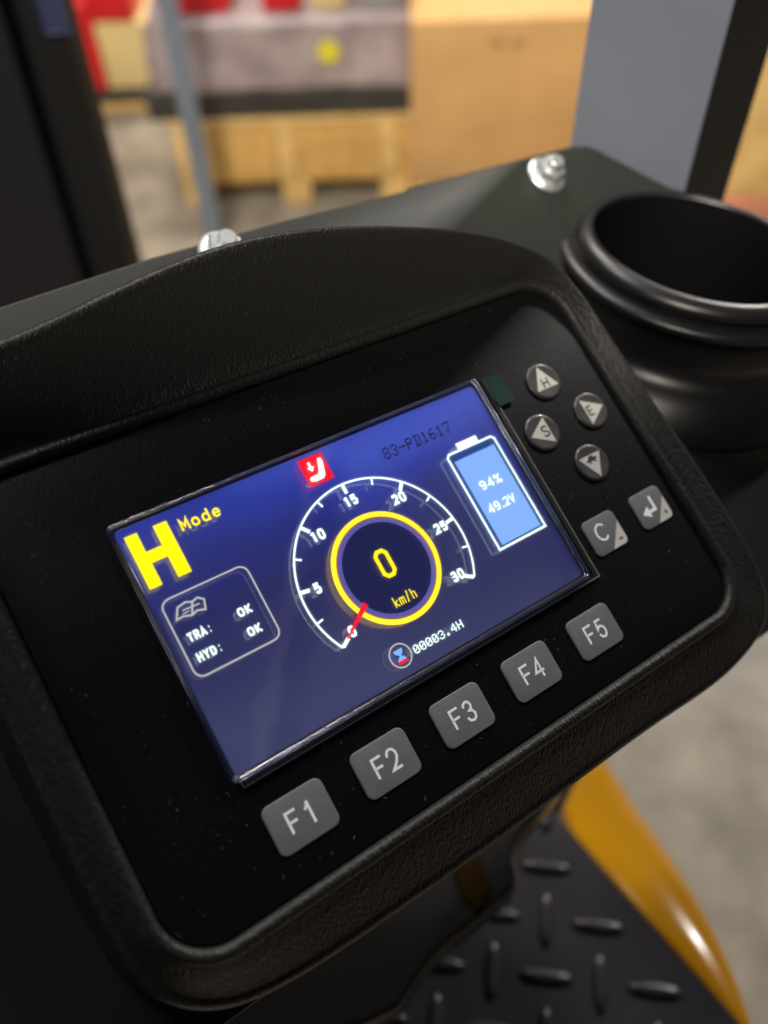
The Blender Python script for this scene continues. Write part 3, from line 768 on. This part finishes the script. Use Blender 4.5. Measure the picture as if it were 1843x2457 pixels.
def inside(p, poly):
    r = False; n = len(poly)
    for i in range(n):
        a, b = poly[i], poly[(i+1) % n]
        if (a[1] > p[1]) != (b[1] > p[1]) and p[0] < (b[0]-a[0])*(p[1]-a[1])/(b[1]-a[1])+a[0]: r = not r
    return r
G = .0278
for i in range(-8, 5):
    for j in range(-5, 5):
        x, y = i*G, j*G
        hor = (i+j) % 2 == 0
        e = .014
        ends = [(x-e, y), (x+e, y)] if hor else [(x, y-e), (x, y+e)]
        if not (inside(ends[0], pl) and inside(ends[1], pl)):
            if not inside((x, y), pl): continue
            sc_ = .55
            if not (inside((x-(e*sc_ if hor else 0), y-(0 if hor else e*sc_)), pl) and inside((x+(e*sc_ if hor else 0), y+(0 if hor else e*sc_)), pl)): continue
        else: sc_ = 1
        o = bpy.data.objects.new('tread_lug', LM); C.objects.link(o); o.parent = step
        o.location = (x, y, 0); o.rotation_euler = (0, 0, 0 if hor else math.pi/2); o.scale = (sc_, 1, 1)

M_yel_paint = mat('orange_yellow_paint', (.46, .205, .005), .20, spec=.2, coat=.05, bump=(60, .03, .001))
fen = root('fender', 'glossy orange yellow fender curving along the step plate', 'fender', Matrix.Translation((.2, 0, ZP)))
out_ = [(.2136, .1501), (.2142, .1358), (.22, .1193), (.2247, .0988), (.2318, .0663), (.2378, .0348), (.2403, .0146), (.2415, -.0038), (.2415, -.025), (.2401, -.0496), (.236, -.075)]
inn_ = [(.202, .1472), (.1906, .1149), (.1729, .0846), (.1738, .0622), (.1809, .0451), (.1919, .0233), (.2023, .0026), (.2176, -.0234), (.2329, -.0493), (.2335, -.052), (.234, -.075)]
def resamp(P, n):
    L = [0]
    for a, b in zip(P, P[1:]): L.append(L[-1]+math.dist(a, b))
    out = []
    for i in range(n):
        t = L[-1]*i/(n-1); j = max(k for k in range(len(L)) if L[k] <= t+1e-9); j = min(j, len(P)-2)
        u = (t-L[j])/(L[j+1]-L[j]); out.append((P[j][0]+(P[j+1][0]-P[j][0])*u, P[j][1]+(P[j+1][1]-P[j][1])*u))
    return out
A = resamp(inn_, 60); B = resamp(out_, 60)
for _ in range(4):
    B = [B[0]]+[((B[i-1][0]+B[i][0]+B[i+1][0])/3, (B[i-1][1]+B[i][1]+B[i+1][1])/3) for i in range(1, 59)]+[B[-1]]
rings = []
for t, z in ((-.04, -.03), (-.02, -.004), (0, .0), (.08, .0008), (.2, .0016), (.35, .0018), (.5, .0012), (.64, -.0006), (.76, -.0034), (.86, -.0075), (.94, -.013), (.985, -.021), (1.0, -.032), (1.0, -.09), (1.0, -.25)):
    rg = []
    for a, b in zip(A, B):
        x, y = a[0]+(b[0]-a[0])*t, a[1]+(b[1]-a[1])*t
        wd = math.dist(a, b)/.05
        rg.append((x-.2, y, z*min(1, max(.15, wd))-1.7*max(0, y+.1)**2))
    rings.append(rg)
loft('fender_shell', rings, M_yel_paint, fen, closed=False, k=1.0)

# steering column shroud and lever under the console
col = root('column_shroud', 'black column shroud hanging under the console above the step plate', 'shroud', Matrix.Translation((.06, .0, 1.47)))
so = [(.1500, .040), (.1254, .0146), (.1195, .0093), (.1120, -.0001), (.1133, -.0074), (.1131, -.0145), (.1067, -.0185), (.0949, -.0275), (.0763, -.0389), (.0665, -.0512), (.0569, -.0634), (-.06, -.09), (-.12, .02), (-.02, .11), (.10, .12)]
for _ in range(2):      # round the outline off
    so = [p_ for i in range(len(so)) for p_ in ((so[i-1][0]*.3+so[i][0]*.7, so[i-1][1]*.3+so[i][1]*.7), (so[i][0]*.7+so[(i+1) % len(so)][0]*.3, so[i][1]*.7+so[(i+1) % len(so)][1]*.3))]
so = [((x-.06)*1000, y*1000) for x, y in so][::-1]
slab('shroud_shell', so, -20, 0, M_black, col, 3, 4)
prism('amber_plate', [((x-.06)*1000, y*1000) for x, y in ((.0869, -.0066), (.0983, -.0017), (.1014, -.0150), (.0946, -.0240), (.0896, -.0177))], .2, 1.4, mat('shaded_amber_paint', (.020, .010, .0015), .8, spec=.03), col)  # amber darkened in its colour for the shade under the console

# ------------------------------------------------------------------ the hall: floor, crates, boxes
def plane(name, x0, y0, x1, y1, z, m):
    return mesh(name, [(x0, y0, z), (x1, y0, z), (x1, y1, z), (x0, y1, z)], [(0, 1, 2, 3)], m, None, k=1.0)
tag(plane('floor', -14, -10, 14, 16, 0, M_floor), 'mottled grey beige concrete hall floor', None, None, 'structure')
M_wall = mat('hall_wall_paint', (.42, .40, .37), .7, vary=(.6, .15))
tag(box('wall', -14, 15.9, 0, 14, 16.1, 7, M_wall, None), 'far plain grey wall of the hall', None, None, 'structure')

M_card = mat('cardboard', (.58, .345, .135), .8, vary=(5, .10), bump=(60, .1, .002))
M_ply = mat('yellow_plywood', (.62, .37, .11), .7, vary=(7, .20))
M_ply2 = mat('pale_plank', (.66, .44, .16), .7, vary=(9, .2))
M_pink = mat('pinkish_grey_wrap', (.36, .29, .295), .45, vary=(7, .36), bump=(12, .5, .01))
M_dkw = mat('dark_wood_and_shade', (.035, .032, .028), .7, vary=(8, .3))  # dark wood; on the pallet its tone stands in for shade
M_redp = mat('red_plastic', (.62, .008, .012), .4, vary=(6, .2))
M_yelp = mat('cream_yellow_carton', (.70, .54, .24), .7, vary=(5, .12))
M_dot = mat('yellow_sticker', (.72, .62, .03), .6)
M_print = mat('brown_print', (.44, .26, .11), .8)
M_greyp = mat('grey_blue_steel', (.165, .20, .255), .5, vary=(3, .12))
M_grey = mat('grey_tarp', (.27, .26, .24), .7, vary=(3, .2))

# plywood crate on block feet, front face at y=3
cr1 = root('plywood_crate', 'low yellow plywood crate on block feet standing on the floor', 'crate', Matrix.Translation((-.2, 3.0, 0)))
def pbox(name, x0, y0, z0, x1, y1, z1, m, par, o, bev=.003):
    return box(name, x0-o[0], y0-o[1], z0-o[2], x1-o[0], y1-o[1], z1-o[2], m, par, 1.0, bev)
O1 = (-.2, 3.0, 0)
for x0, x1 in ((-.665, -.50), (-.495, -.30), (-.295, -.10), (-.095, .10), (.105, .30)):
    pbox('plank', x0, 3.0, .095, x1, 3.02, .325, M_ply, cr1, O1)
for x0 in (-.66, -.28, .10):
    pbox('batten', x0, 2.985, .10, x0+.06, 3.0, .325, M_ply2, cr1, O1)
pbox('top_board', -.67, 2.985, .327, .31, 3.7, .342, M_ply2, cr1, O1)
pbox('core', -.65, 3.022, .10, .29, 3.68, .325, M_ply, cr1, O1)
for x0 in (-.66, -.285, .10):
    for y0 in (3.0, 3.55):
        pbox('foot_block', x0, y0, 0, x0+.11, y0+.1, .095, M_ply2, cr1, O1)
# pallet with its shade painted in as dark wood, pink wrapped load on top
pal = root('shaded_pallet', 'wooden pallet with shade painted in, lying on the plywood crate', 'pallet', Matrix.Translation((-.2, 3.0, .343)))
O2 = (-.2, 3.0, .343)
for x0 in (-.72, -.26, .10):
    pbox('pallet_block', x0, 3.02, .343, x0+.12, 3.12, .41, M_dkw, pal, O2)
    pbox('pallet_block', x0, 3.5, .343, x0+.12, 3.6, .41, M_dkw, pal, O2)
pbox('shade_stringer', -.735, 3.01, .344, .255, 3.05, .410, M_dkw, pal, O2)  # dark strip added to close the gaps into one band of shade
pbox('deck_board', -.74, 3.0, .411, .26, 3.65, .43, M_dkw, pal, O2)
ld = root('wrapped_load', 'pinkish grey wrapped load with a round yellow sticker on the shaded pallet', 'wrapped load', Matrix.Translation((-.2, 3.0, .432)))
O3 = (-.2, 3.0, .432)
def soft_box(name, x0, y0, z0, x1, y1, z1, m, par, amp):
    bm = bmesh.new(); bmesh.ops.create_cube(bm, size=1)
    bmesh.ops.subdivide_edges(bm, edges=bm.edges, cuts=9, use_grid_fill=True)
    from mathutils import noise
    for v in bm.verts:
        c = Vector(((x0+x1)/2+v.co.x*(x1-x0), (y0+y1)/2+v.co.y*(y1-y0), (z0+z1)/2+v.co.z*(z1-z0)))
        d = noise.noise_vector(c*7)*amp
        if v.co.z < -.49: d.z = 0
        v.co = c+d
    me = bpy.data.meshes.new(name); bm.to_mesh(me); bm.free(); me.materials.append(m)
    for p_ in me.polygons: p_.use_smooth = True
    o = bpy.data.objects.new(name, me); C.objects.link(o); o.parent = par; return o
soft_box('load_body', -.5, .02, 0.0, .44, .6, .225, M_pink, ld, .018)
st = prism('yellow_sticker', disc(0, 0, .038, 24), 0, .003, M_dot, ld, k=1.0)
st.rotation_euler = (math.pi/2, 0, 0); st.location = (.13, .002, .135)
# red bins on the load
rb_ = root('red_bin', 'red plastic bin standing on the wrapped load', 'bin', Matrix.Translation((-.42, 3.1, .66)))
box('bin_body', -.16, 0, 0, .02, .3, .16, M_redp, rb_, 1, .015)
rb2 = root('red_bin', 'second red bin right of the first, near the load middle', 'bin', Matrix.Translation((-.15, 3.1, .66)))
box('bin_body', -.14, 0, 0, -.01, .3, .15, M_redp, rb2, 1, .015)
tg = root('cream_parcel', 'cream parcel beside the red bins on the load', 'parcel', Matrix.Translation((-.02, 3.12, .66)))
box('parcel_body', -.1, 0, 0, .02, .2, .10, M_yelp, tg, 1, .01)
gb = root('grey_bundle', 'grey covered bundle on the load next to the cardboard box', 'bundle', Matrix.Translation((.1, 3.1, .66)))
soft_box('bundle_cover', -.07, 0, 0, .11, .35, .13, M_grey, gb, .012)
# tall cardboard box
cb = root('cardboard_box', 'tall plain brown cardboard box behind the console', 'box', Matrix.Translation((.5, 2.95, 0)))
box('carton', -.288, .0, .10, .42, .7, .672, M_card, cb, 1, .004)
for x0 in (-.28, .02, .30):
    box('pallet_foot', x0, .02, 0, x0+.1, .12, .098, M_ply2, cb, 1, .003)
for px_, pz_, s_ in ((.005, .60, .03), (.075, .595, .026)):
    pr = prism('printed_mark', [(-s_, -.015), (s_*.6, -.02), (s_, .01), (0, .022), (-s_*.8, .014)], 0, .0015, M_print, cb, k=1.0)
    pr.rotation_euler = (math.pi/2, 0, 0); pr.location = (px_, -.0006, pz_)
gt = root('grey_tarp_stack', 'grey covered stack on top behind the tall cardboard box', 'stack', Matrix.Translation((.5, 3.9, 0)))
box('stack_cover', -.55, 0, 0, .6, .6, .62, M_grey, gt, 1, .02)

# grey pole
pole = root('grey_pole', 'slim blue grey steel pole standing on the floor left of the crate', 'pole', Matrix.Translation((-.508, 2.62, 0)))
lathe('pole_tube', [(.031, 0), (.031, 2.6)], M_greyp, pole, 32, k=1.0)
lathe('pole_foot', [(.05, 0), (.05, .006), (.027, .008)], M_greyp, pole, 32, k=1.0, ang=40)

# left rack: cream carton on dark beam, red part beside
rk = root('storage_rack', 'low storage rack with dark shelf and plywood board at the left', 'rack', Matrix.Translation((-1.0, 3.8, 0)))
box('shelf_board', -.42, 0, .055, .40, .7, .105, M_dkw, rk, 1, .004)
box('lower_board', -.20, .01, .005, .38, .6, .050, M_ply2, rk, 1, .004)
for x0 in (-.38, .34):
    box('rack_foot', x0, .02, 0, x0+.05, .07, .054, M_dkw, rk, 1, .002)
yc = root('cream_carton', 'cream yellow carton on the dark rack shelf', 'carton', Matrix.Translation((-.93, 3.82, .107)))
box('carton', -.155, 0, 0, .16, .45, .27, M_yelp, yc, 1, .004)
rd = root('red_case', 'red plastic case beside the cream carton on the rack', 'case', Matrix.Translation((-1.17, 3.80, .107)))
box('case_body', -.06, 0, 0, .08, .4, .36, M_redp, rd, 1, .012)
rd2 = root('red_crate', 'red crate lying on top of the cream carton', 'crate', Matrix.Translation((-1.0, 3.80, .378)))
box('crate_body', -.10, .02, 0, .09, .4, .16, M_redp, rd2, 1, .012)

# right side: boxes seen between pillar and frame edge
rbx = root('carton_stack', 'cream carton and reddish carton stacked at the far right edge', 'cartons', Matrix.Translation((1.3, 2.25, 0)))
box('lower_carton', -.20, 0, 0, .5, .5, .40, mat('salmon_carton', (.50, .20, .12), .7, vary=(5, .3)), rbx, 1, .005)
box('upper_carton', -.25, .02, .402, .5, .5, .95, M_ply2, rbx, 1, .005)
